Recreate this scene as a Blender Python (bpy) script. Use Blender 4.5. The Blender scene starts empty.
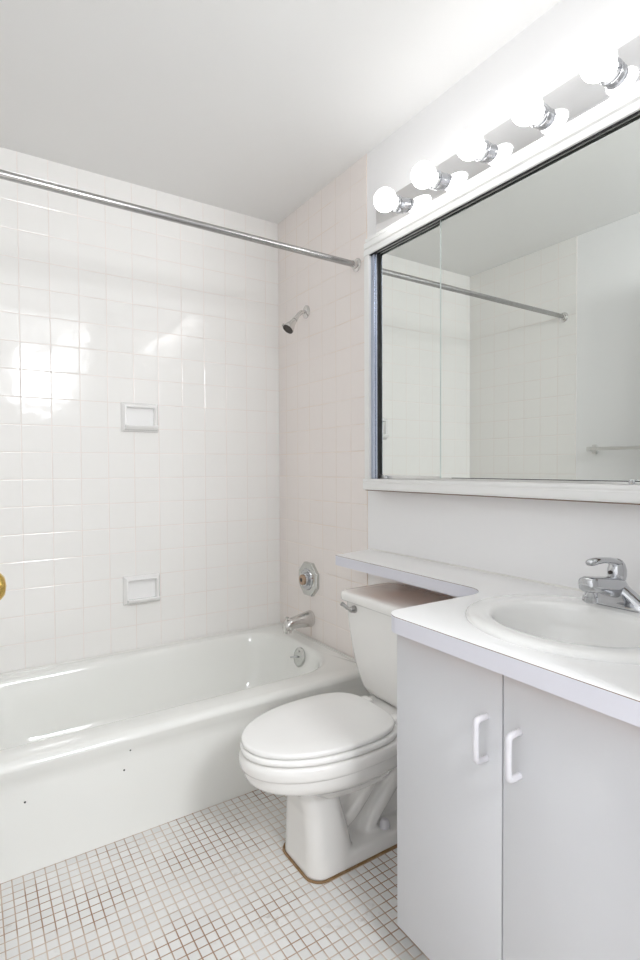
import bpy, bmesh, math, random
from mathutils import Vector, Matrix

random.seed(7)
scn = bpy.context.scene
COL = scn.collection
H = 0.335                                  # tub rim height: heights taken off the tiling are counted from it

# ------------------------------------------------------------------ camera
F_PX = 538.687
yaw, pitch, roll = math.radians(33.1506), math.radians(-1.31057), math.radians(-0.25027)
fw = Vector((math.sin(yaw) * math.cos(pitch), math.cos(yaw) * math.cos(pitch), math.sin(pitch)))
r0 = Vector((math.cos(yaw), -math.sin(yaw), 0.0))
u0 = r0.cross(fw)
rr = r0 * math.cos(roll) + u0 * math.sin(roll)
uu = -r0 * math.sin(roll) + u0 * math.cos(roll)
cam_data = bpy.data.cameras.new('camera')
cam_data.sensor_fit = 'HORIZONTAL'
cam_data.sensor_width = 36.0
cam_data.lens = 36.0 * F_PX / 640.0
cam_data.clip_start = 0.02
cam = bpy.data.objects.new('camera', cam_data)
COL.objects.link(cam)
M = Matrix((rr, uu, -fw)).transposed().to_4x4()
M.translation = Vector((-1.34917, -2.44992, 0.80833 + H))
cam.matrix_world = M
scn.camera = cam

# ------------------------------------------------------------------ world, light levels, exposure
BULB = 4.0
WORLD = 0.5
HALL = 14.0
HALL_LAMP = 14.5
EXPOSURE = 0.95
world = bpy.data.worlds.new('world')
scn.world = world
world.use_nodes = True
wb = world.node_tree.nodes['Background']
wb.inputs['Color'].default_value = (0.90, 0.95, 1.0, 1)
wb.inputs['Strength'].default_value = WORLD
def area(name, loc, rot, sx, sy, power, col):
    l = bpy.data.lights.new(name, 'AREA'); l.shape = 'RECTANGLE'; l.size = sx; l.size_y = sy; l.energy = power; l.color = col
    o = bpy.data.objects.new(name, l); COL.objects.link(o); o.location = loc; o.rotation_euler = rot
    return o
# unseen fill panel added under the ceiling, daylight-coloured, and a soft photographer's lamp in the hall the photograph is taken from
area('hall_fill_panel', (-0.25, -3.6, 2.38), (0, 0, 0), 0.6, 1.8, HALL, (0.95, 0.975, 1.0))
area('hall_lamp', (-0.76, -3.25, 1.985), (math.radians(80), 0, 0), 0.40, 0.40, HALL_LAMP, (0.95, 0.975, 1.0))
scn.view_settings.view_transform = 'Standard'
scn.view_settings.look = 'None'
scn.view_settings.gamma = 1.0
scn.view_settings.use_curve_mapping = False
scn.view_settings.exposure = EXPOSURE
scn.cycles.max_bounces = 14
scn.cycles.diffuse_bounces = 10
scn.cycles.glossy_bounces = 8
scn.cycles.sample_clamp_indirect = 6.0
scn.cycles.blur_glossy = 0.4

# ------------------------------------------------------------------ materials
def new_mat(name):
    m = bpy.data.materials.new(name)
    m.use_nodes = True
    nt = m.node_tree
    b = nt.nodes['Principled BSDF']
    return m, nt, b

def plain(name, col, rough=0.5, metal=0.0, spec=0.5, noise=0.0, nscale=20.0, coat=0.0, bump=0.0, bscale=60.0):
    """a principled surface with a little procedural variation in colour and relief"""
    m, nt, b = new_mat(name)
    b.inputs['Base Color'].default_value = (*col, 1)
    b.inputs['Roughness'].default_value = rough
    b.inputs['Metallic'].default_value = metal
    b.inputs['Specular IOR Level'].default_value = spec
    b.inputs['Coat Weight'].default_value = coat
    b.inputs['Coat Roughness'].default_value = 0.05
    if noise > 0:
        tc = nt.nodes.new('ShaderNodeNewGeometry')
        n = nt.nodes.new('ShaderNodeTexNoise'); n.inputs['Scale'].default_value = nscale; n.inputs['Detail'].default_value = 4
        nt.links.new(tc.outputs['Position'], n.inputs['Vector'])
        mx = nt.nodes.new('ShaderNodeMix'); mx.data_type = 'RGBA'
        mx.inputs[6].default_value = (*[max(0, c - noise) for c in col], 1)
        mx.inputs[7].default_value = (*[min(1, c + noise) for c in col], 1)
        nt.links.new(n.outputs['Fac'], mx.inputs[0])
        nt.links.new(mx.outputs[2], b.inputs['Base Color'])
    if bump > 0:
        tc = nt.nodes.new('ShaderNodeNewGeometry')
        n = nt.nodes.new('ShaderNodeTexNoise'); n.inputs['Scale'].default_value = bscale; n.inputs['Detail'].default_value = 3
        nt.links.new(tc.outputs['Position'], n.inputs['Vector'])
        bp = nt.nodes.new('ShaderNodeBump'); bp.inputs['Strength'].default_value = bump; bp.inputs['Distance'].default_value = 0.002
        nt.links.new(n.outputs['Fac'], bp.inputs['Height'])
        nt.links.new(bp.outputs['Normal'], b.inputs['Normal'])
    return m

class NT:
    """small helper to write node maths"""
    def __init__(s, nt): s.nt = nt
    def val(s, sock, v):
        if isinstance(v, (int, float)): sock.default_value = v
        else: s.nt.links.new(v, sock)
    def m(s, op, a, b=0.0, c=0.0, clamp=False):
        n = s.nt.nodes.new('ShaderNodeMath'); n.operation = op; n.use_clamp = clamp
        s.val(n.inputs[0], a); s.val(n.inputs[1], b); s.val(n.inputs[2], c)
        return n.outputs[0]
    def smooth(s, x, a, b, lo=0.0, hi=1.0):
        n = s.nt.nodes.new('ShaderNodeMapRange'); n.interpolation_type = 'SMOOTHSTEP'
        s.val(n.inputs[0], x); n.inputs[1].default_value = a; n.inputs[2].default_value = b
        n.inputs[3].default_value = lo; n.inputs[4].default_value = hi
        return n.outputs[0]
    def noise(s, vec, scale, detail=3.0):
        n = s.nt.nodes.new('ShaderNodeTexNoise'); n.inputs['Scale'].default_value = scale; n.inputs['Detail'].default_value = detail
        s.nt.links.new(vec, n.inputs['Vector']); return n.outputs['Fac']
    def mix(s, f, a, b):
        n = s.nt.nodes.new('ShaderNodeMix'); n.data_type = 'RGBA'
        s.val(n.inputs[0], f)
        for i, v in ((6, a), (7, b)):
            if isinstance(v, tuple): n.inputs[i].default_value = (*v, 1)
            else: s.nt.links.new(v, n.inputs[i])
        return n.outputs[2]

def tile_mat(name, axes, offs, pitch, joint, tile_col, var, grout_a, grout_b, grout_mid, rough, tilt, wave, bump, dirt=0.0, streak=None):
    """square glazed tiles: joints, per-tile tilt of the glaze, slight waviness; axes pick the two world axes of the surface"""
    m, nt, b = new_mat(name); N = NT(nt)
    geo = nt.nodes.new('ShaderNodeNewGeometry')
    sp = nt.nodes.new('ShaderNodeSeparateXYZ'); nt.links.new(geo.outputs['Position'], sp.inputs[0])
    u = N.m('DIVIDE', N.m('SUBTRACT', sp.outputs[axes[0]], offs[0]), pitch)
    v = N.m('DIVIDE', N.m('SUBTRACT', sp.outputs[axes[1]], offs[1]), pitch)
    cu, cv = N.m('FLOOR', u), N.m('FLOOR', v)
    fu, fv = N.m('SUBTRACT', u, cu), N.m('SUBTRACT', v, cv)
    du = N.m('MULTIPLY', N.m('MINIMUM', fu, N.m('SUBTRACT', 1.0, fu)), pitch)
    dv = N.m('MULTIPLY', N.m('MINIMUM', fv, N.m('SUBTRACT', 1.0, fv)), pitch)
    d = N.m('MINIMUM', du, dv)
    grout = N.smooth(d, joint * 0.35, joint * 0.65, 1.0, 0.0)
    cmb = nt.nodes.new('ShaderNodeCombineXYZ'); nt.links.new(cu, cmb.inputs[0]); nt.links.new(cv, cmb.inputs[1]); cmb.inputs[2].default_value = 3.7
    wn = nt.nodes.new('ShaderNodeTexWhiteNoise'); wn.noise_dimensions = '3D'; nt.links.new(cmb.outputs[0], wn.inputs['Vector'])
    lo = tuple(max(0, c - var) for c in tile_col); hi = tuple(min(1, c + var) for c in tile_col)
    tcol = N.mix(wn.outputs['Value'], lo, hi)
    if dirt > 0:
        dn = N.smooth(N.noise(geo.outputs['Position'], 9.0, 6.0), 0.56, 0.72)
        dn2 = N.smooth(N.noise(geo.outputs['Position'], 55.0, 4.0), 0.5, 0.66)
        tcol = N.mix(N.m('MULTIPLY', N.m('MULTIPLY', dn, dn2), dirt), tcol, (0.36, 0.31, 0.27))
    gn = N.smooth(N.noise(geo.outputs['Position'], 6.0, 5.0), grout_mid - 0.12, grout_mid + 0.12)
    gcol = N.mix(gn, grout_a, grout_b)
    col = N.mix(grout, tcol, gcol)
    if streak:                                             # a thin run of rust with a shape of its own
        su = N.smooth(N.m('ABSOLUTE', N.m('SUBTRACT', sp.outputs[axes[0]], streak[0])), 0.0008, 0.0022, 1.0, 0.0)
        sv = N.m('MULTIPLY', N.m('GREATER_THAN', sp.outputs[axes[1]], streak[1]), N.m('LESS_THAN', sp.outputs[axes[1]], streak[2]))
        col = N.mix(N.m('MULTIPLY', N.m('MULTIPLY', su, sv), 0.75), col, (0.45, 0.27, 0.12))
    nt.links.new(col, b.inputs['Base Color'])
    nt.links.new(N.m('ADD', N.m('MULTIPLY', grout, 0.5), rough), b.inputs['Roughness'])
    # tilt
    sub = nt.nodes.new('ShaderNodeVectorMath'); sub.operation = 'SUBTRACT'; nt.links.new(wn.outputs['Color'], sub.inputs[0]); sub.inputs[1].default_value = (.5, .5, .5)
    scl = nt.nodes.new('ShaderNodeVectorMath'); scl.operation = 'SCALE'; nt.links.new(sub.outputs[0], scl.inputs[0]); scl.inputs['Scale'].default_value = tilt
    add = nt.nodes.new('ShaderNodeVectorMath'); add.operation = 'ADD'; nt.links.new(geo.outputs['Normal'], add.inputs[0]); nt.links.new(scl.outputs[0], add.inputs[1])
    nrm = nt.nodes.new('ShaderNodeVectorMath'); nrm.operation = 'NORMALIZE'; nt.links.new(add.outputs[0], nrm.inputs[0])
    h = N.m('ADD', N.smooth(d, 0.0, joint * 1.6), N.m('MULTIPLY', N.noise(geo.outputs['Position'], 14.0, 1.5), wave))
    bp = nt.nodes.new('ShaderNodeBump'); bp.inputs['Strength'].default_value = bump; bp.inputs['Distance'].default_value = 0.0015
    nt.links.new(h, bp.inputs['Height']); nt.links.new(nrm.outputs[0], bp.inputs['Normal'])
    nt.links.new(bp.outputs['Normal'], b.inputs['Normal'])
    return m

TP = 0.1095
TILE = (0.885, 0.874, 0.856)
GA, GB = (0.80, 0.73, 0.69), (0.86, 0.79, 0.76)
X0 = -10.6752 * TP
tile_back = tile_mat('glazed wall tile, long wall', (0, 2), (X0, H), TP, 0.0024, TILE, 0.004, GA, GB, 0.5, 0.10, 0.010, 1.6, 0.5)
tile_side = tile_mat('glazed wall tile, end wall', (1, 2), (-0.7325, H), TP, 0.0026, (0.875, 0.820, 0.792), 0.006, (0.77, 0.66, 0.57), (0.82, 0.75, 0.70), 0.5, 0.14, 0.010, 1.6, 0.5,  # pinkish cast of the light on this wall is put into the tile colour
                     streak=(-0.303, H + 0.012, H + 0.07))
tile_left = tile_mat('glazed wall tile, far end wall', (1, 2), (-0.744, H), TP, 0.0024, TILE, 0.004, GA, GB, 0.5, 0.10, 0.010, 1.2, 0.5)
FP = 0.0274
mosaic = tile_mat('one inch floor mosaic', (0, 1), (-1.266, -0.745), FP, 0.0030, (0.74, 0.735, 0.72), 0.03, (0.33, 0.20, 0.12), (0.62, 0.52, 0.43), 0.48, 0.30, 0.02, 0.2, 0.5, dirt=0.55)
paint = plain('white wall paint', (0.885, 0.885, 0.89), 0.55, noise=0.008, nscale=3, bump=0.06, bscale=180)
ceil_paint = plain('ceiling paint', (0.86, 0.86, 0.855), 0.7, noise=0.008, nscale=3, bump=0.05, bscale=140)
trim_paint = plain('gloss trim paint', (0.84, 0.84, 0.84), 0.3, noise=0.006)
enamel = plain('white tub enamel', (0.86, 0.865, 0.838), 0.09, noise=0.012, nscale=5, coat=0.4)
china = plain('vitreous china', (0.86, 0.85, 0.83), 0.10, noise=0.01, nscale=6, coat=0.4)
china_soap = plain('white ceramic', (0.89, 0.885, 0.88), 0.15, noise=0.008, coat=0.3)
sink_china = plain('sink china', (0.88, 0.88, 0.868), 0.08, noise=0.006, coat=0.4)
seat_plastic = plain('seat lacquer', (0.89, 0.885, 0.87), 0.22, noise=0.006)
laminate = plain('white laminate', (0.89, 0.89, 0.89), 0.38, noise=0.006, bump=0.03, bscale=400)
edge_lam = plain('laminate edge strip', (0.70, 0.70, 0.765), 0.4, noise=0.006)
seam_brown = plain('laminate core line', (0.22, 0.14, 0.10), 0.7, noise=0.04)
raw_board = plain('raw particle board', (0.50, 0.20, 0.06), 0.8, noise=0.06, nscale=60)
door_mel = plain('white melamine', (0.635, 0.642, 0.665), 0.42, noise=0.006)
plastic_w = plain('white plastic handle', (0.68, 0.675, 0.71), 0.3, noise=0.004)
chrome = plain('chrome', (0.58, 0.59, 0.61), 0.07, 1.0, noise=0.02, nscale=40)
worn_chrome = plain('worn chrome', (0.70, 0.69, 0.675), 0.16, 1.0, noise=0.07, nscale=70)
rod_metal = plain('curtain rod metal', (0.46, 0.455, 0.45), 0.2, 1.0, noise=0.06, nscale=60)
dull_chrome = plain('dull chrome plate', (0.62, 0.63, 0.61), 0.24, 1.0, noise=0.05, nscale=30)
plate_metal = plain('mirror finish strip plate', (0.86, 0.86, 0.87), 0.07, 1.0, noise=0.01, nscale=8)
copper = plain('tarnished brass stem', (0.52, 0.38, 0.28), 0.45, 0.7, noise=0.08, nscale=120)
brass = plain('polished brass', (0.80, 0.56, 0.16), 0.14, 1.0, noise=0.04, nscale=30)
frame_w = plain('white frame enamel', (0.84, 0.84, 0.83), 0.28, noise=0.006)
jamb_metal = plain('blue grey anodised jamb', (0.50, 0.55, 0.66), 0.25, 1.0, noise=0.04, nscale=30)
alu = plain('pale aluminium', (0.74, 0.74, 0.73), 0.28, 1.0, noise=0.03, nscale=50)
black = plain('black gap shade', (0.012, 0.012, 0.012), 0.5, noise=0.004)  # shade of the cabinet gaps and door track, put into the colour
glass_edge = plain('ground glass edge', (0.60, 0.66, 0.64), 0.25, noise=0.02)
caulk_mat = plain('brown old caulk', (0.26, 0.16, 0.075), 0.8, noise=0.08, nscale=50)
white_caulk = plain('white caulk', (0.80, 0.79, 0.76), 0.5, noise=0.03, nscale=40)
dark_hole = plain('dark recess', (0.06, 0.05, 0.045), 0.6, noise=0.02)
mirror_m = plain('silvered mirror', (0.80, 0.825, 0.80), 0.0, 1.0, noise=0.004, nscale=3)
chip = plain('black enamel chip', (0.03, 0.03, 0.03), 0.6, noise=0.01)
door_paint = plain('white door paint', (0.82, 0.82, 0.82), 0.35, noise=0.006)

bulb_m, nt_, b_ = new_mat('frosted globe, lit')
b_.inputs['Base Color'].default_value = (0.9, 0.9, 0.9, 1)
b_.inputs['Roughness'].default_value = 0.3
b_.inputs['Emission Color'].default_value = (1.0, 0.99, 0.985, 1)
b_.inputs['Emission Strength'].default_value = BULB

# ------------------------------------------------------------------ builders
def root_loc(o):
    while o.parent is not None: o = o.parent
    return o.location.copy()

def obj(name, bm, mats, parent=None, smooth=True, angle=35, loc=None):
    """link a bmesh written in world coordinates as one object; loc is its own origin when it has no parent"""
    bmesh.ops.recalc_face_normals(bm, faces=bm.faces)
    org = root_loc(parent) if parent is not None else (Vector(loc) if loc else Vector((0, 0, 0)))
    for v in bm.verts: v.co -= org
    me = bpy.data.meshes.new(name)
    if smooth:
        lim = math.radians(angle)
        for f in bm.faces: f.smooth = True
        for e in bm.edges:
            if len(e.link_faces) == 2 and e.calc_face_angle(0) > lim: e.smooth = False
    bm.to_mesh(me); bm.free()
    for m in (mats if isinstance(mats, (list, tuple)) else [mats]): me.materials.append(m)
    o = bpy.data.objects.new(name, me)
    COL.objects.link(o)
    if parent is not None: o.parent = parent
    elif loc: o.location = loc
    return o

def thing(name, label, cat, loc, group=None):
    o = bpy.data.objects.new(name, None)
    o.empty_display_size = 0.1
    COL.objects.link(o)
    o.location = loc
    o['label'] = label; o['category'] = cat
    if group: o['group'] = group
    return o

def tag(o, label, cat, group=None):
    o['label'] = label; o['category'] = cat
    if group: o['group'] = group
    return o

def struct(name, bm, m, parent=None, **k):
    o = obj(name, bm, m, parent, **k)
    if parent is None: o['kind'] = 'structure'
    return o

def box(bm, a, b, bevel=0.0, seg=2, mi=0):
    lo = [min(a[i], b[i]) for i in range(3)]; hi = [max(a[i], b[i]) for i in range(3)]
    vs = [bm.verts.new((x, y, z)) for x in (lo[0], hi[0]) for y in (lo[1], hi[1]) for z in (lo[2], hi[2])]
    idx = [(0, 1, 3, 2), (4, 6, 7, 5), (0, 4, 5, 1), (2, 3, 7, 6), (0, 2, 6, 4), (1, 5, 7, 3)]
    fs = [bm.faces.new([vs[i] for i in q]) for q in idx]
    for f in fs: f.material_index = mi
    if bevel > 0:
        es = list({e for f in fs for e in f.edges})
        r = bmesh.ops.bevel(bm, geom=es, offset=bevel, segments=seg, profile=0.5, affect='EDGES')
        for f in r['faces']: f.material_index = mi
    return fs

def BX(a, b, bevel=0.0, seg=2):
    bm = bmesh.new(); box(bm, a, b, bevel, seg); return bm

def frame_of(d):
    d = Vector(d).normalized()
    up = Vector((0, 0, 1)) if abs(d.z) < 0.9 else Vector((1, 0, 0))
    s = d.cross(up).normalized(); t = s.cross(d).normalized()
    return d, s, t

def loft(bm, rings, cap0=True, cap1=True, closed=True, mi=0):
    """rings: lists of points with equal counts"""
    V = [[bm.verts.new(p) for p in r] for r in rings]
    n = len(V[0])
    for a, b in zip(V, V[1:]):
        for i in range(n if closed else n - 1):
            j = (i + 1) % n
            f = bm.faces.new((a[i], a[j], b[j], b[i])); f.material_index = mi
    if cap0: bm.faces.new(list(reversed(V[0]))).material_index = mi
    if cap1: bm.faces.new(V[-1]).material_index = mi
    return V

def lathe(bm, o, axis, prof, n=32, mi=0, cap=True):
    """prof: (distance along the axis, radius)"""
    o = Vector(o); d, s, t = frame_of(axis)
    rings = [[o + d * h + (s * math.cos(2 * math.pi * k / n) + t * math.sin(2 * math.pi * k / n)) * max(r, 1e-5) for k in range(n)] for h, r in prof]
    return loft(bm, rings, cap, cap, mi=mi)

def tube(bm, pts, rad, n=16, mi=0, flat=1.0, sub=0):
    """sweep a round (or flattened) section along points; rad a number or one per point"""
    P = [Vector(p) for p in pts]
    R = [rad] * len(P) if isinstance(rad, (int, float)) else list(rad)
    for _ in range(sub):                                    # Chaikin-like smoothing that keeps the ends
        Q, S = [P[0]], [R[0]]
        for i in range(len(P) - 1):
            Q += [P[i] * .75 + P[i + 1] * .25, P[i] * .25 + P[i + 1] * .75]
            S += [R[i] * .75 + R[i + 1] * .25, R[i] * .25 + R[i + 1] * .75]
        P, R = Q + [P[-1]], S + [R[-1]]
    rings = []; prev = None
    for i, p in enumerate(P):
        d = (P[min(i + 1, len(P) - 1)] - P[max(i - 1, 0)]).normalized()
        if prev is None: _, s, t = frame_of(d)
        else:
            s = (prev - d * prev.dot(d)).normalized(); t = s.cross(d).normalized()
        prev = s
        rings.append([p + (s * math.cos(2 * math.pi * k / n) + t * math.sin(2 * math.pi * k / n) * flat) * R[i] for k in range(n)])
    return loft(bm, rings, mi=mi)

def rrect(x0, x1, y0, y1, r, z, k=6, m=6):
    """rounded rectangle with m pieces a side and k a corner: equal counts whatever r is; begins at the +x side"""
    r = min(r, (x1 - x0) / 2 - 1e-4, (y1 - y0) / 2 - 1e-4)
    P = []
    C = [(x1 - r, y1 - r, 0), (x0 + r, y1 - r, 90), (x0 + r, y0 + r, 180), (x1 - r, y0 + r, 270)]
    for q, (cx, cy, a0) in enumerate(C):
        for i in range(k):
            a = math.radians(a0 + 90.0 * i / (k - 1)) if k > 1 else 0
            P.append(Vector((cx + r * math.cos(a), cy + r * math.sin(a), z)))
        nx, ny, na = C[(q + 1) % 4]
        A = P[-1]; B = Vector((nx + r * math.cos(math.radians(na)), ny + r * math.sin(math.radians(na)), z))
        for i in range(1, m): P.append(A.lerp(B, i / m))
    return P

def egg(xf, xb, xm, w, yc, z, n=56, e=3.2):
    P = []
    for k in range(n):
        a = 2 * math.pi * k / n; c, s = math.cos(a), math.sin(a)
        if c >= 0: P.append(Vector((xm - (xm - xf) * c, yc + w * s, z)))
        else:
            P.append(Vector((xm + (xb - xm) * abs(c) ** (2 / e), yc + w * math.copysign(abs(s) ** (2 / e), s), z)))
    return P

def extrude_profile(bm, prof, y0, y1, mi=0):
    """prof: closed list of (x, z); swept along y"""
    return loft(bm, [[Vector((x, y0, z)) for x, z in prof], [Vector((x, y1, z)) for x, z in prof]], mi=mi)

def plate(bm, outer, holes, z0, z1, mi_top=0, mi_side=0, mi_bot=0):
    """a flat slab with holes"""
    E = []
    for loop in [outer] + holes:
        vs = [bm.verts.new((p[0], p[1], z1)) for p in loop]
        E += [bm.edges.new((vs[i], vs[(i + 1) % len(vs)])) for i in range(len(vs))]
    r = bmesh.ops.triangle_fill(bm, edges=E, use_beauty=True)
    top = [g for g in r['geom'] if isinstance(g, bmesh.types.BMFace)]
    ex = bmesh.ops.extrude_face_region(bm, geom=top)
    nv = [g for g in ex['geom'] if isinstance(g, bmesh.types.BMVert)]
    nf = [g for g in ex['geom'] if isinstance(g, bmesh.types.BMFace)]
    for v in nv: v.co.z = z0
    for f in bm.faces: f.material_index = mi_side
    for f in bm.faces:
        if all(abs(v.co.z - z1) < 1e-6 for v in f.verts): f.material_index = mi_top
        elif all(abs(v.co.z - z0) < 1e-6 for v in f.verts): f.material_index = mi_bot

# ------------------------------------------------------------------ the room shell
CZ = 2.058 + H                              # ceiling
XL = -1.524                                 # far end wall
YF = -2.12                                  # wall with the doorway
YH = -6.2                                   # end of the hall that is built
bm = bmesh.new(); box(bm, (-2.6, YH, -0.06), (0.12, 0.12, 0.0)); struct('floor', bm, mosaic)
bm = bmesh.new(); box(bm, (-2.6, YH, CZ), (0.12, 0.12, CZ + 0.06)); struct('ceiling', bm, ceil_paint)
bm = bmesh.new(); box(bm, (XL - 0.1, 0.0, 0.0), (0.1, 0.1, CZ)); struct('wall_back', bm, tile_back)
bm = bmesh.new()
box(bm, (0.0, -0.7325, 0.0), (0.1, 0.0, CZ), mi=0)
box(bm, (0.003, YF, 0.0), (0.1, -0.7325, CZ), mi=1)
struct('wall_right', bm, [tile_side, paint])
bm = bmesh.new()
box(bm, (XL - 0.1, -0.744, 0.0), (XL, 0.0, CZ), mi=0)
box(bm, (XL - 0.1, YF - 0.12, 0.0), (XL - 0.002, -0.744, CZ), mi=1)
struct('wall_left', bm, [tile_left, paint])
bm = bmesh.new()                            # wall with the doorway the camera looks through
box(bm, (XL, YF - 0.12, 0.0), (-1.45, YF, CZ))
box(bm, (-0.57, YF - 0.12, 0.0), (0.1, YF, CZ))
struct('wall_front', bm, paint)
bm = bmesh.new(); box(bm, (-2.7, YH, 0.0), (-2.6, YF - 0.12, CZ)); struct('wall_hall', bm, paint)
bm = bmesh.new(); box(bm, (-2.6, YF - 0.12, 0.0), (XL - 0.1, YF - 0.02, CZ)); struct('wall_hall_side', bm, paint)
bm = bmesh.new(); box(bm, (0.1, YH, 0.0), (0.2, YF, CZ)); struct('wall_hall_right', bm, paint)
bm = bmesh.new(); box(bm, (-2.7, YH - 0.1, 0.0), (0.2, YH, CZ)); struct('wall_hall_end', bm, paint)

# the bathroom door, swung open along the far end wall; only its brass knob reaches into the picture
bm = BX((-1.407, -2.10, 0.012), (-1.372, -1.225, 2.03), 0.003)
door = struct('door_1', bm, door_paint)
bm = bmesh.new()
lathe(bm, (-1.374, -1.283, 0.589 + H), (1, 0, 0), [(0, 0.031), (0.004, 0.031), (0.008, 0.026), (0.010, 0.013), (0.024, 0.011), (0.030, 0.015), (0.036, 0.025), (0.046, 0.0295), (0.060, 0.0295), (0.072, 0.0255), (0.079, 0.017), (0.082, 0.0)], 40)
obj('door_knob', bm, brass, door)['label'] = 'polished brass door knob'

# ------------------------------------------------------------------ bathtub
tub = thing('bathtub', 'white enamel bathtub with smooth front apron, built in between tiled walls', 'bathtub', (-0.762, -0.37, 0))
K, MM = 9, 22
def tub_ring(x0, x1, y0, y1, r, z): return rrect(x0, x1, y0, y1, r, z, K, MM)
Xa, Xb = XL + 0.002, -0.002
rings = []
YA = -0.742
rings.append(tub_ring(Xa, Xb, YA, -0.002, 0.004, 0.0))
for i in range(1, 9): rings.append(tub_ring(Xa, Xb, YA - 0.004 * i / 8, -0.002, 0.004, 0.275 * i / 8))
# the roll of the rim
for a in (0, 20, 40, 60, 75, 90):
    c, s = math.cos(math.radians(a)), math.sin(math.radians(a))
    rings.append(tub_ring(Xa, Xb, -0.740 - 0.028 * c, -0.002, 0.004, 0.312 + 0.023 * s))
# rim top, then into the well
inner = [(-1.45, -0.068, -0.668, -0.056, 0.19, 0.0), (-1.443, -0.076, -0.658, -0.062, 0.19, -0.003), (-1.436, -0.084, -0.648, -0.068, 0.19, -0.010),
         (-1.43, -0.090, -0.641, -0.074, 0.19, -0.022), (-1.41, -0.099, -0.631, -0.083, 0.18, -0.06), (-1.36, -0.122, -0.615, -0.105, 0.145, -0.15),
         (-1.31, -0.155, -0.595, -0.122, 0.14, -0.22), (-1.27, -0.175, -0.575, -0.140, 0.13, -0.255), (-1.22, -0.205, -0.545, -0.17, 0.11, -0.274), (-1.15, -0.26, -0.50, -0.22, 0.09, -0.28)]
for x0, x1, y0, y1, r, z in inner: rings.append(tub_ring(x0, x1, y0, y1, r, z + H))
# the shallow panel pressed into the apron
for ri in range(1, 10):
    for v in rings[ri]:
        if v.y < -0.70:
            t = min(1, max(0, (-0.66 - v.x) / 0.035)); t = t * t * (3 - 2 * t)
            zt = min(1, max(0, (0.30 - v.z) / 0.03))
            v.y += 0.006 * t * zt
bm = bmesh.new(); loft(bm, rings)
obj('tub_body', bm, enamel, tub, angle=60)
bm = bmesh.new()                            # white bead of sealant along the tiles
tube(bm, [(Xa + 0.006, -0.0065, H + 0.001), (-0.0065, -0.0065, H + 0.001), (-0.0065, -0.72, H + 0.001)], 0.006, 8)
obj('sealant', bm, white_caulk, tub)['label'] = 'white sealant bead along the tiles'
for x, z in ((-1.23, 0.204), (-0.960, 0.211), (-0.941, 0.268)):
    bm = bmesh.new(); lathe(bm, (x, -0.7385, z), (0, -1, 0), [(0, 0.003), (0.0025, 0.0025), (0.003, 0.0)], 10)
    obj('enamel_chip', bm, chip, tub)['label'] = 'tiny dark chip in the apron enamel'
# overflow plate with trip lever on the drain end of the well
od = Vector((-1, 0, 0.22)).normalized()
oc = Vector((-0.1000, -0.362, 0.283))
bm = bmesh.new(); lathe(bm, oc, od, [(-0.002, 0.043), (0.003, 0.044), (0.006, 0.041), (0.0085, 0.032), (0.009, 0.0)], 36)
ov = obj('overflow_plate', bm, dull_chrome, tub); ov['label'] = 'round chrome overflow plate with trip lever'
bm = bmesh.new()
tube(bm, [oc + od * 0.004, oc + od * 0.018 + Vector((0, .002, 0)), oc + od * 0.026 + Vector((0, 0.012, -.004)), oc + od * 0.034 + Vector((0, 0.026, -.010))], [0.005, 0.005, 0.0045, 0.0035], 10, sub=2)
obj('trip_lever', bm, chrome, ov)
for dz in (0.026, -0.026):
    bm = bmesh.new(); lathe(bm, oc + Vector((0, 0, dz)), od, [(0.003, 0.004), (0.0085, 0.004), (0.0095, 0.0)], 12)
    obj('screw', bm, worn_chrome, ov)

# ------------------------------------------------------------------ plumbing on the end wall
sp = thing('tub_spout', 'chrome tub filler spout on end wall tiles above the tub rim', 'faucet', (0, -0.303, 0.095 + H))
bm = bmesh.new()
S = []
cy = -0.303
def sect(x, z, w, h, n=24):
    return [Vector((x, cy + w * math.cos(2 * math.pi * k / n), z + h * math.sin(2 * math.pi * k / n))) for k in range(n)]
for x, z, w, h in ((0.0, .096, .035, .037), (-.006, .096, .037, .039), (-.012, .096, .036, .038), (-.05, .0935, .033, .033), (-.09, .0895, .029, .028), (-.112, .086, .027, .027), (-.130, .081, .025, .027), (-.141, .076, .022, .025), (-.147, .073, .015, .017), (-.149, .072, .004, .006)):
    S.append(sect(x, z + H, w, h))
loft(bm, S)
lathe(bm, (-0.127, cy, 0.070 + H), (-0.12, 0, -1), [(0, 0.019), (0.024, 0.019), (0.026, 0.015), (0.021, 0.014)], 20)
obj('spout_body', bm, worn_chrome, sp)
bm = bmesh.new(); lathe(bm, (-0.130, cy, 0.104 + H), (-0.1, 0, 1), [(0, 0.004), (0.010, 0.004), (0.012, 0.008), (0.017, 0.0085), (0.019, 0.005), (0.0195, 0.0)], 16)
obj('diverter_knob', bm, worn_chrome, sp)

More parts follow.
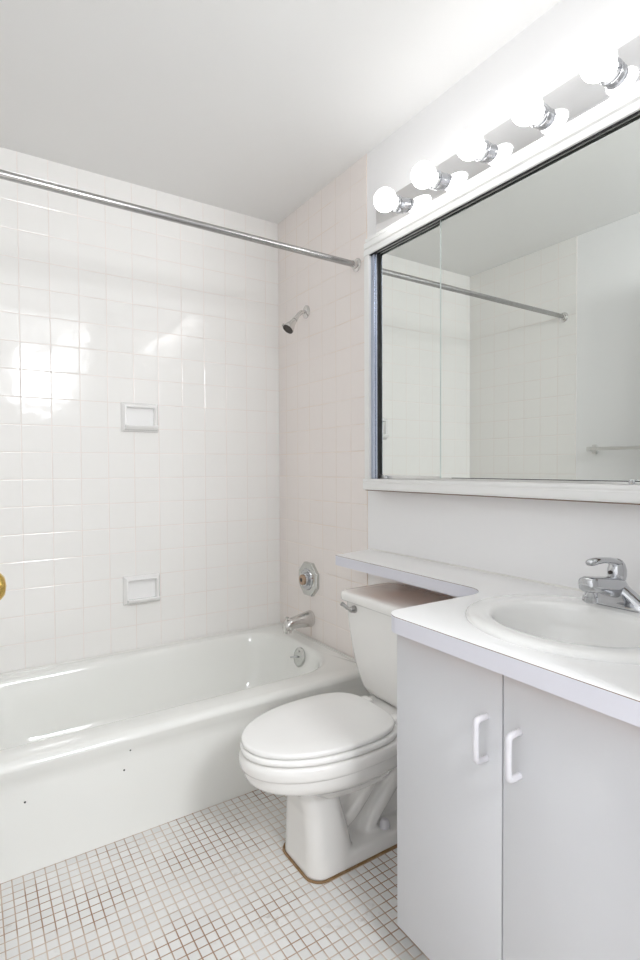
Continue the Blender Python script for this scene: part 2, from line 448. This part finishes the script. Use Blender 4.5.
vl = thing('shower_valve', 'octagonal chrome shower valve plate with bare brass stem on end wall', 'valve', (0, -0.297, 0.283 + H))
vo = Vector((0, -0.297, 0.283 + H))
def ngon(r, x, n=8, ph=22.5): return [vo + Vector((x, r * math.cos(math.radians(ph + 360 * k / n)), r * math.sin(math.radians(ph + 360 * k / n)))) for k in range(n)]
bm = bmesh.new(); loft(bm, [ngon(0.084, 0), ngon(0.084, -0.014), ngon(0.080, -0.019), ngon(0.052, -0.0205)])
obj('plate', bm, dull_chrome, vl, angle=12)
bm = bmesh.new(); lathe(bm, vo, (-1, 0, 0), [(0.018, 0.052), (0.024, 0.050), (0.026, 0.046), (0.021, 0.038), (0.021, 0.031), (0.036, 0.029), (0.038, 0.025), (0.034, 0.0)], 36)
obj('sleeve', bm, chrome, vl)
bm = bmesh.new(); lathe(bm, vo, (-1, 0, 0), [(0.030, 0.022), (0.040, 0.022), (0.041, 0.024), (0.049, 0.024), (0.051, 0.020), (0.051, 0.010)], 10)
obj('stem', bm, copper, vl, angle=20)['label'] = 'tarnished brass valve stem without its handle'
bm = bmesh.new(); lathe(bm, vo, (-1, 0, 0), [(0.0505, 0.0095), (0.0518, 0.0095), (0.052, 0.0)], 14)
obj('stem_hole', bm, dark_hole, vl)

sh = thing('overhead_shower', 'small chrome shower head on bent arm, high on the end wall', 'shower head', (0, -0.275, 1.543 + H))
bm = bmesh.new(); lathe(bm, (0, -0.275, 1.543 + H), (-1, 0, 0), [(0, 0.030), (0.004, 0.0295), (0.009, 0.022), (0.012, 0.012)], 28)
obj('flange', bm, worn_chrome, sh)
a0 = Vector((-0.002, -0.275, 1.543 + H)); a1 = Vector((-0.035, -0.275, 1.535 + H)); a2 = Vector((-0.062, -0.276, 1.500 + H))
bm = bmesh.new(); tube(bm, [a0, a1 * .5 + a0 * .5, a1, a2], 0.0095, 14, sub=2)
obj('arm', bm, worn_chrome, sh)
hd = Vector((-0.62, -0.02, -0.78)).normalized()
bm = bmesh.new(); lathe(bm, a2 - hd * 0.006, hd, [(0, 0.012), (0.012, 0.013), (0.013, 0.0105), (0.018, 0.0105), (0.019, 0.0135), (0.022, 0.0135), (0.030, 0.0145), (0.058, 0.025), (0.066, 0.027), (0.072, 0.0265)], 28)
obj('head', bm, worn_chrome, sh)
bm = bmesh.new(); lathe(bm, a2 - hd * 0.006, hd, [(0.068, 0.0262), (0.075, 0.0262), (0.077, 0.021), (0.073, 0.018), (0.073, 0.0)], 28)
obj('spray_face', bm, dark_hole, sh)['label'] = 'dark spray face'
bm = bmesh.new(); lathe(bm, a2 + hd * 0.052 + Vector((-0.010, 0.020, 0.010)), (-0.35, 0.85, 0.2), [(0, 0.0045), (0.010, 0.0045), (0.012, 0.008), (0.018, 0.008), (0.019, 0.0)], 12)
obj('spray_knob', bm, worn_chrome, sh)

# shower curtain rod across the tub
rod = thing('shower_rod', 'bare metal shower curtain rod spanning wall to wall above the tub', 'curtain rod', (-0.762, -0.67, 1.638 + H))
bm = bmesh.new(); tube(bm, [(XL + 0.004, -0.67, 1.641 + H), (-0.004, -0.67, 1.638 + H)], 0.0122, 24)
obj('tube', bm, rod_metal, rod)
for x, d in ((0.0, -1), (XL, 1)):
    bm = bmesh.new(); lathe(bm, (x, -0.67, 1.638 + H), (d, 0, 0), [(0, 0.027), (0.003, 0.027), (0.006, 0.023), (0.008, 0.017), (0.022, 0.0165), (0.023, 0.0135)], 28)
    obj('flange', bm, worn_chrome, rod)

# soap dishes let into the long wall
def soap_dish(zc, label):
    z0, z1 = zc - 0.063, zc + 0.063
    xa, xb = -0.787, -0.626
    t = thing('soap_dish', label, 'soap dish', ((xa + xb) / 2, 0, zc), 'ceramic soap dishes on the long wall')
    bm = bmesh.new()
    def R(dx, y): return [Vector((xa + dx, y, z0 + dx)), Vector((xb - dx, y, z0 + dx)), Vector((xb - dx, y, z1 - dx)), Vector((xa + dx, y, z1 - dx))]
    loft(bm, [R(0, 0.0), R(0.0, -0.006), R(0.002, -0.010), R(0.010, -0.026), R(0.0125, -0.028), R(0.018, -0.028), R(0.0195, -0.026), R(0.022, 0.0)], False, False)
    obj('surround', bm, china_soap, t, angle=50)
    bm = BX((xa + 0.020, -0.004, z0 + 0.02), (xb - 0.020, 0.0, z1 - 0.02)); obj('recess', bm, china_soap, t)
    bm = bmesh.new()                                        # the tray that sticks out at the bottom
    pr = [(-0.020, z0 + 0.006), (-0.032, z0 + 0.008), (-0.046, z0 + 0.020), (-0.048, z0 + 0.025), (-0.045, z0 + 0.0285), (-0.040, z0 + 0.0275), (-0.028, z0 + 0.0225), (-0.003, z0 + 0.0215), (-0.003, z0 + 0.012)]
    loft(bm, [[Vector((x, y, z)) for y, z in pr] for x in (xa + 0.012, xb - 0.010)])
    obj('tray', bm, china_soap, t, angle=40)
soap_dish(1.034 + H, 'upper white ceramic soap dish, at head height on the tiled long wall')
soap_dish(0.270 + H, 'lower white ceramic soap dish, just above the tub on the long wall')

# towel bar on the far end wall, seen in the mirror
tb = thing('towel_bar', 'towel bar on the plain far wall, reflected low in the mirror', 'towel bar', (XL, -1.14, 0.90 + H))
bm = bmesh.new(); tube(bm, [(XL + 0.055, -0.846, 0.90 + H), (XL + 0.055, -1.44, 0.90 + H)], 0.0095, 16)
obj('bar', bm, alu, tb)
for y in (-0.853, -1.433):
    bm = bmesh.new()
    box(bm, (XL - 0.002, y - 0.013, 0.875 + H), (XL + 0.008, y + 0.013, 0.925 + H), 0.003)
    box(bm, (XL + 0.006, y - 0.010, 0.888 + H), (XL + 0.068, y + 0.010, 0.912 + H), 0.004)
    obj('bracket', bm, alu, tb)

# ------------------------------------------------------------------ toilet
YT = -1.144
YP = -1.133
to = thing('toilet', 'white two-piece toilet with closed lid between tub and vanity', 'toilet', (-0.40, YT, 0))
# bowl: rim band, lower band, hull and rear deck
bm = bmesh.new()
rr_ = [(-0.585, -0.24, -0.43, 0.085, -0.120), (-0.618, -0.22, -0.43, 0.106, -0.092), (-0.655, -0.20, -0.45, 0.127, -0.073), (-0.695, -0.19, -0.46, 0.146, -0.058), (-0.722, -0.185, -0.465, 0.157, -0.046),
       (-0.732, -0.18, -0.47, 0.161, -0.035), (-0.735, -0.18, -0.47, 0.163, -0.024), (-0.7365, -0.18, -0.47, 0.164, -0.012), (-0.7365, -0.18, -0.47, 0.164, -0.0095), (-0.744, -0.175, -0.47, 0.1695, -0.0055),
       (-0.747, -0.175, -0.47, 0.1715, 0.001), (-0.748, -0.175, -0.47, 0.172, 0.014), (-0.746, -0.175, -0.47, 0.1705, 0.024), (-0.741, -0.175, -0.47, 0.167, 0.0295), (-0.733, -0.175, -0.47, 0.160, 0.0315)]
loft(bm, [egg(xf, xb, xm, w, YT, z + H, 64, 2.6) for xf, xb, xm, w, z in rr_])
loft(bm, [rrect(-0.30, -0.035, YT - w, YT + w, 0.05, z + H, 6, 3) for w, z in ((0.095, -0.09), (0.125, -0.03), (0.14, 0.0), (0.14, 0.018), (0.135, 0.026), (0.12, 0.030))])
obj('bowl', bm, china, to, angle=50)
# pedestal with foot, sump and trapway, melted into one casting
bm = bmesh.new()
def prr(x0, x1, w, z, r): return rrect(x0, x1, YP - w, YP + w, r, z, 6, 4)
loft(bm, [prr(-0.578, -0.416, 0.098, 0.0, 0.045), prr(-0.576, -0.422, 0.097, 0.03, 0.045), prr(-0.575, -0.438, 0.091, 0.10, 0.04), prr(-0.577, -0.456, 0.084, 0.17, 0.04), prr(-0.585, -0.466, 0.080, 0.215, 0.04), prr(-0.60, -0.466, 0.085, 0.26, 0.04)])
loft(bm, [prr(-0.52, -0.12, 0.100, 0.0, 0.04), prr(-0.52, -0.122, 0.098, 0.036, 0.04), prr(-0.51, -0.128, 0.092, 0.043, 0.035)])
loft(bm, [prr(-0.48, -0.16, 0.022, 0.02, 0.02), prr(-0.50, -0.14, 0.030, 0.15, 0.025), prr(-0.53, -0.11, 0.065, 0.26, 0.05), prr(-0.56, -0.10, 0.11, 0.31, 0.05)])
for s in (-1, 1):
    tube(bm, [(-0.225, YP + s * .050, 0.315), (-0.30, YP + s * .045, 0.245), (-0.385, YP + s * .038, 0.135), (-0.435, YP + s * .034, 0.095), (-0.47, YP + s * .03, 0.085)], [0.028, 0.024, 0.023, 0.023, 0.022], 14, sub=2)
    tube(bm, [(-0.14, YP + s * .040, 0.270), (-0.20, YP + s * .040, 0.215), (-0.295, YP + s * .034, 0.105), (-0.335, YP + s * .032, 0.060), (-0.345, YP + s * .032, 0.030)], [0.030, 0.026, 0.024, 0.024, 0.027], 14, sub=2)
bmesh.ops.triangulate(bm, faces=bm.faces)
ped = obj('pedestal', bm, china, to)
md = ped.modifiers.new('melt', 'REMESH'); md.mode = 'VOXEL'; md.voxel_size = 0.0045; md.use_smooth_shade = True
md = ped.modifiers.new('soften', 'SMOOTH'); md.factor = 0.5; md.iterations = 5
# old brown caulk round the foot
bm = bmesh.new()
out = [Vector(p) for p in rrect(-0.580, -0.12, YP - 0.100, YP + 0.100, 0.045, 0.001, 8, 5)]
tube(bm, out + [out[0]], 0.0042, 8)
obj('caulk', bm, caulk_mat, to)['label'] = 'brown old caulk line round the foot'
for s in (-1, 1):
    bm = bmesh.new(); lathe(bm, (-0.298, YP + s * 0.062, 0.038), (0, 0, 1), [(0, 0.0165), (0.012, 0.0160), (0.024, 0.013), (0.029, 0.008), (0.030, 0.0)], 22)
    obj('bolt_cap', bm, plastic_w, to)['label'] = 'white plastic bolt cap on the foot'
def slab(bm, o, z0, z1, r, e=3.4, dome=0.0):
    xf, xb, xm, w = o
    A = []
    for dz, dr in ((0.0, r), (r * .3, r * .3), (r, 0.0)): A.append((z0 + dz, dr))
    for dz, dr in ((r, 0.0), (r * .5, r * .15), (r * .15, r * .55), (0.0, r * 1.2)): A.append((z1 - dz, dr))
    A.append((z1 + dome, 0.06))
    loft(bm, [egg(xf + d, xb - d, xm, w - d, YT, z + H, 64, e) for z, d in A])
bm = bmesh.new(); slab(bm, (-0.744, -0.285, -0.47, 0.168), 0.034, 0.051, 0.006); obj('seat', bm, seat_plastic, to, angle=50)
bm = bmesh.new(); slab(bm, (-0.741, -0.292, -0.48, 0.162), 0.0525, 0.069, 0.006, 3.2, 0.002); obj('seat_lid', bm, seat_plastic, to, angle=50)
for s in (-1, 1):
    bm = bmesh.new(); box(bm, (-0.293, YT + s * 0.075 - 0.020, 0.028 + H), (-0.256, YT + s * 0.075 + 0.020, 0.055 + H), 0.006, 3); obj('hinge', bm, seat_plastic, to)
bm = bmesh.new()
loft(bm, [rrect(xf, -0.018, YT + .004 - w, YT + .004 + w, 0.035, z + H, 7, 5) for xf, w, z in ((-0.205, .152, .034), (-0.214, .168, .040), (-0.219, .180, .058), (-0.223, .196, .09), (-0.226, .211, .13), (-0.229, .228, .19), (-0.232, .240, .25), (-0.235, .246, .31), (-0.236, .248, .343))])
obj('tank', bm, china, to, angle=50)
bm = bmesh.new()
loft(bm, [rrect(-0.250 + d, -0.012, YT - .258 + d, YT + .266 - d, 0.03, z + H, 7, 5) for d, z in ((.012, .338), (.003, .340), (.0, .345), (.0, .362), (.003, .369), (.010, .3725), (.03, .374))])
obj('tank_lid', bm, china, to, angle=50)
fl = Vector((-0.236, -0.962, 0.318 + H))
bm = bmesh.new(); lathe(bm, fl + Vector((0.003, 0, 0)), (-1, 0, 0), [(0, 0.013), (0.008, 0.013), (0.012, 0.011), (0.020, 0.010), (0.024, 0.008), (0.026, 0.0)], 22)
tube(bm, [fl + Vector((-0.016, 0, 0)), fl + Vector((-0.022, 0.016, 0.004)), fl + Vector((-0.024, 0.026, 0.010)), fl + Vector((-0.026, 0.040, 0.014))], [0.0065, 0.006, 0.006, 0.008], 12, sub=2)
obj('flush_lever', bm, rod_metal, to)['label'] = 'chrome flush lever'

# ------------------------------------------------------------------ vanity
VL, VR, VX = -1.527, -2.107, -0.54
SEAM = (VL + VR) / 2
va = thing('vanity_cabinet', 'white two-door vanity cabinet under the countertop', 'cabinet', (-0.27, SEAM, 0))
bm = bmesh.new()
box(bm, (-0.521, VR, 0.091), (-0.004, VR + 0.016, 0.775)); box(bm, (-0.521, VL - 0.016, 0.091), (-0.004, VL, 0.775))
box(bm, (-0.521, VR, 0.091), (-0.004, VL, 0.107)); box(bm, (-0.012, VR, 0.091), (-0.004, VL, 0.775))
box(bm, (-0.521, VR, 0.735), (-0.503, VL, 0.775))
box(bm, (-0.465, VR, 0.0), (-0.447, VL, 0.092)); box(bm, (-0.465, VR, 0.0), (-0.004, VR + 0.016, 0.092)); box(bm, (-0.465, VL - 0.016, 0.0), (-0.004, VL, 0.092))
obj('carcass', bm, door_mel, va, smooth=False)
for y0, y1, yh in ((SEAM + 0.0015, VL, SEAM + 0.036), (VR, SEAM - 0.0015, SEAM - 0.036)):
    bm = BX((VX, y0, 0.091), (-0.522, y1, 0.773), 0.0012, 2)
    d = obj('door', bm, door_mel, va)
    zt, zb = 0.340 + H, 0.261 + H
    bm = bmesh.new()
    tube(bm, [(VX + 0.002, yh, zt), (VX - 0.020, yh, zt), (VX - 0.029, yh, zt - 0.002), (VX - 0.031, yh, zt - 0.016), (VX - 0.031, yh, zb + 0.016), (VX - 0.029, yh, zb + 0.002), (VX - 0.020, yh, zb), (VX + 0.002, yh, zb)], 0.006, 14, sub=2)
    obj('handle', bm, plastic_w, d)['label'] = 'white plastic D-shaped pull handle'

# countertop with its narrow shelf over the toilet tank
CT = 0.479 + H
def arc(cx, cy, r, a0, a1, n=10): return [(cx + r * math.cos(math.radians(a0 + (a1 - a0) * i / n)), cy + r * math.sin(math.radians(a0 + (a1 - a0) * i / n))) for i in range(n + 1)]
YE, XFR, XS = -1.507, -0.566, -0.200
YSH = -0.775
outline = [(0.002, -2.117), (XFR, -2.117)] + arc(XFR + 0.05, YE - 0.05, 0.05, 180, 90) + arc(XS - 0.065, YE + 0.065, 0.065, 270, 360) + [(XS + 0.004, YSH - 0.014), (0.002, YSH + 0.03)]
SC = (-0.29, -1.81)
def ell(ax, ay, n=64, c=SC): return [(c[0] + ax * math.cos(2 * math.pi * i / n), c[1] + ay * math.sin(2 * math.pi * i / n)) for i in range(n)]
hole = ell(0.193, 0.212)
co = thing('countertop', 'white laminate countertop narrowing to a shelf above the toilet tank', 'countertop', (-0.28, -1.6, CT - 0.037))
bm = bmesh.new(); plate(bm, outline, [hole], CT - 0.0013, CT, 0, 1, 1); obj('top_sheet', bm, [laminate, seam_brown], co, smooth=False)
bm = bmesh.new(); plate(bm, outline, [hole], CT - 0.037, CT - 0.0014, 0, 0, 1); obj('edge_band', bm, [edge_lam, raw_board], co, angle=30)['label'] = 'pale lilac white front edge over raw brown board'
bm = bmesh.new(); tube(bm, [(0.002, YSH + 0.02, CT), (0.002, -2.112, CT)], 0.005, 8); obj('sealant', bm, white_caulk, co)

# drop-in oval sink
sk = thing('sink', 'oval white drop-in sink set into the vanity countertop', 'sink', (SC[0], SC[1], CT))
bm = bmesh.new()
def er(cx, ax, ay, z): return [Vector((cx + ax * math.cos(2 * math.pi * i / 72), SC[1] + ay * math.sin(2 * math.pi * i / 72), CT + z)) for i in range(72)]
B = -0.318
R_ = [er(-0.29, .190, .208, -0.002), er(-0.29, .2150, .2360, -0.001), er(-0.29, .2155, .2365, 0.001), er(-0.29, .2155, .2365, 0.0045), er(-0.29, .213, .234, 0.0085), er(-0.29, .207, .228, 0.0115), er(-0.292, .197, .218, 0.0135), er(-0.300, .180, .200, 0.0140),
      er(B, .150, .174, 0.0135), er(B, .144, .167, 0.0115), er(B, .140, .162, 0.006), er(B, .137, .159, -.003), er(B, .132, .155, -.03), er(B, .124, .151, -.065), er(B, .105, .131, -.10), er(B, .078, .098, -.125), er(B, .045, .06, -.137), er(B, .024, .026, -.140)]
loft(bm, R_, False, True)
obj('basin', bm, sink_china, sk, angle=60)
bm = bmesh.new(); lathe(bm, (B, SC[1], CT - 0.1395), (0, 0, 1), [(0, .024), (.003, .0235), (.0035, .017), (.001, .015), (.001, .0)], 24)
obj('drain', bm, chrome, sk)

# faucet
FY, FX = -1.80, -0.123
FB = CT + 0.0148
fa = thing('sink_faucet', 'chrome single-lever sink faucet standing on the back of the sink rim', 'faucet', (FX, FY, FB))
bm = bmesh.new()
def stad(hx, hy, z): return rrect(FX - hx, FX + hx, FY - hy, FY + hy, hx, FB + z, 9, 5)
loft(bm, [stad(.027, .078, 0), stad(.027, .078, .006), stad(.0255, .0765, .010), stad(.0235, .072, .014), stad(.022, .060, .021), stad(.0215, .045, .031), stad(.021, .032, .040), stad(.020, .024, .046), stad(.012, .014, .048)])
obj('base', bm, chrome, fa, angle=50)
bm = bmesh.new()
def fsec(x, z, w, h, n=24, p=3.0):
    P = []
    for k in range(n):
        a = 2 * math.pi * k / n; c, s = math.cos(a), math.sin(a)
        P.append(Vector((x, FY + w * math.copysign(abs(c) ** (2 / p), c), FB + z + h * math.copysign(abs(s) ** (2 / p), s))))
    return P
loft(bm, [fsec(FX + .022, .030, .012, .014), fsec(FX + .016, .034, .019, .021), fsec(FX, .040, .0225, .0255), fsec(FX - .03, .046, .0225, .0225), fsec(FX - .06, .0525, .022, .019), fsec(FX - .085, .0575, .0215, .0175), fsec(FX - .110, .0605, .021, .017), fsec(FX - .121, .061, .019, .0155), fsec(FX - .126, .061, .014, .011)])
obj('spout', bm, chrome, fa, angle=50)
bm = bmesh.new(); lathe(bm, (FX - 0.104, FY, FB + 0.046), (0, 0, -1), [(0, .0125), (.010, .0125), (.0105, .0115), (.0125, .0115), (.013, .0135), (.024, .0135), (.0255, .0115), (.023, .010), (.023, 0)], 26)
obj('aerator', bm, chrome, fa)
bm = bmesh.new(); lathe(bm, (FX, FY, FB + 0.050), (0.03, 0, 1), [(0, .0185), (.006, .019), (.008, .0165), (.010, .0185), (.020, .0200), (.032, .0198), (.044, .0165), (.052, .011), (.0555, .005), (.056, 0)], 30)
tube(bm, [(FX + .004, FY, FB + .094), (FX - .022, FY, FB + .103), (FX - .055, FY, FB + .108), (FX - .088, FY, FB + .109), (FX - .108, FY, FB + .107), (FX - .114, FY, FB + .105)], [.014, .0125, .0105, .0125, .012, .006], 16, flat=0.62, sub=2)
obj('lever_handle', bm, chrome, fa)
bm = bmesh.new(); lathe(bm, (FX - 0.0190, FY + 0.004, FB + 0.076), (-1, 0.1, 0), [(0, .0045), (.0035, .004), (.004, 0)], 14)
obj('index_button', bm, dark_hole, fa)['label'] = 'small dark index button under the lever'

# ------------------------------------------------------------------ mirror cabinet
MY0, MY1 = -0.792, -2.01
mc = thing('mirror_cabinet', 'white framed medicine cabinet with two sliding mirror doors above vanity', 'mirror cabinet', (0, (MY0 + MY1) / 2, 0.72 + H))
bm = bmesh.new(); box(bm, (-0.012, MY1 + 0.004, 0.74 + H), (0.003, MY0 - 0.02, 1.66 + H)); obj('back_panel', bm, black, mc, smooth=False)['label'] = 'inside of the cabinet beside the doors, its shade painted black'  # black stands in for the darkness inside the cabinet
bm = bmesh.new()                            # ridged head rail
zt = 1.618 + H
prof = [(0.003, zt), (-0.058, zt), (-0.061, zt + .002), (-0.061, zt + .020), (-0.059, zt + .022), (-0.055, zt + .023), (-0.055, zt + .026), (-0.058, zt + .028), (-0.060, zt + .030), (-0.060, zt + .048), (-0.058, zt + .050),
        (-0.049, zt + .052), (-0.049, zt + .055), (-0.052, zt + .057), (-0.053, zt + .059), (-0.053, zt + .068), (-0.051, zt + .070), (0.003, zt + .070)]
extrude_profile(bm, prof, MY1, MY0); obj('head_rail', bm, frame_w, mc, angle=25)
bm = bmesh.new(); box(bm, (-0.057, MY1 + 0.02, zt - 0.003), (-0.005, MY0 - 0.015, zt)); obj('track', bm, black, mc, smooth=False)['label'] = 'upper door track, its shadow painted black'  # shadow in the groove under the head rail, painted as a black strip
bm = bmesh.new()
for x in (-0.052, -0.037):
    bm = bmesh.new(); box(bm, (x, MY1 + 0.02, zt - 0.006), (x + 0.0018, MY0 - 0.07, zt - 0.002)); obj('track_rib', bm, alu, mc, smooth=False)
bm = None
bm = bmesh.new()                            # bottom rail with its rounded lip
zb = 0.722 + H
prof = [(0.003, zb), (-0.054, zb), (-0.060, zb + .003), (-0.0625, zb + .008), (-0.063, zb + .014), (-0.063, zb + .026), (-0.061, zb + .028), (-0.061, zb + .031), (-0.063, zb + .033), (-0.063, zb + .041), (-0.061, zb + .043), (0.003, zb + .043)]
extrude_profile(bm, prof, MY1, MY0 + 0.006); obj('bottom_rail', bm, frame_w, mc, angle=25)
bm = bmesh.new(); box(bm, (-0.052, MY1, zb - 0.003), (0.003, MY0 + 0.004, zb)); obj('brown_strip', bm, seam_brown, mc, smooth=False)['label'] = 'brown line under the bottom rail'  # thin brown strip along the underside of the bottom rail
for y0, y1 in ((MY0 - 0.030, MY0), (MY1, MY1 + 0.030)):
    bm = BX((-0.060, y0, zb + 0.043), (0.003, y1, zt), 0.002); obj('side_rail', bm, frame_w, mc)
for y0, y1 in ((MY0 - 0.065, MY0 - 0.0305), (MY1 + 0.0305, MY1 + 0.065)):
    bm = bmesh.new(); box(bm, (-0.050, y0, zb + 0.043), (-0.047, y1, zt - 0.003), 0.001)
    box(bm, (-0.054, (y0 + y1) / 2 - 0.009, zb + 0.043), (-0.049, (y0 + y1) / 2 + 0.009, zt - 0.003), 0.002)
    s_ = BX((-0.0468, y0 + 0.0005, zb + 0.043), (-0.012, y1, zt - 0.003)); obj('jamb_backing', s_, black, mc, smooth=False)
    obj('jamb', bm, jamb_metal, mc)['label'] = 'blue grey metal jamb'
def mirror_door(x, y0, y1, rail, ky):
    bm = bmesh.new(); box(bm, (x, y1, zb + 0.052), (x + 0.004, y0, zt - 0.0035), 0, mi=1)
    for f in bm.faces:
        if all(abs(v.co.x - x) < 1e-6 for v in f.verts): f.material_index = 0
    g = obj('mirror_door', bm, [mirror_m, glass_edge], mc, smooth=False)
    bm = bmesh.new(); box(bm, (x - 0.003, y1, zb + 0.0435), (x + 0.006, y0, zb + 0.057 if rail else zb + 0.050), 0.001); obj('shoe', bm, alu, g)
    if not rail:
        bm = bmesh.new(); box(bm, (x - 0.0012, y0 - 0.0022, zb + 0.050), (x + 0.005, y0 + 0.0012, zt - 0.004)); obj('edge_strip', bm, glass_edge, g, smooth=False)
    bm = bmesh.new(); lathe(bm, (x - 0.001, ky, zb + 0.049), (-1, 0, 0), [(0, .0035), (.004, .0035), (.005, .0065), (.010, .007), (.012, .005), (.0125, 0)], 16)
    obj('pull', bm, chrome, g)
mirror_door(-0.0360, -0.8580, -1.215, True, -0.905)
mirror_door(-0.0435, -1.178, -1.940, False, -1.795)

# ------------------------------------------------------------------ light strip with globe bulbs
LY0, LY1, LZ0, LZ1, LX = -0.848, -2.052, 1.690 + H, 1.797 + H, -0.045
vlgt = thing('vanity_light', 'long chrome vanity light strip with row of lit round bulbs above mirror', 'light fixture', (0, (LY0 + LY1) / 2, 1.745 + H))
bm = bmesh.new(); box(bm, (LX, LY1, LZ0), (0.003, LY0, LZ1), 0.0015); obj('backplate', bm, plate_metal, vlgt)
for i in range(6):
    y = -0.983 - 0.190 * i
    z = 1.742 + H
    bm = bmesh.new(); lathe(bm, (LX + 0.001, y, z), (-1, 0, 0), [(0, .0275), (.013, .0275), (.0145, .0287), (.0165, .0287), (.018, .0250), (.0195, .0250), (.021, .0280), (.0225, .0285), (.025, .0275), (.031, .0262), (.032, .0240), (.024, .022)], 34)
    s = obj('socket', bm, chrome, vlgt)
    bm = bmesh.new(); lathe(bm, (LX - 0.026, y, z), (-1, 0, 0), [(0, .0150), (.004, .017), (.009, .0215)] + [(.0435 - .0395 * math.cos(a), .0395 * math.sin(a)) for a in [math.radians(v) for v in range(36, 180, 9)]] + [(.083, 0)], 32)
    obj('bulb', bm, bulb_m, s)
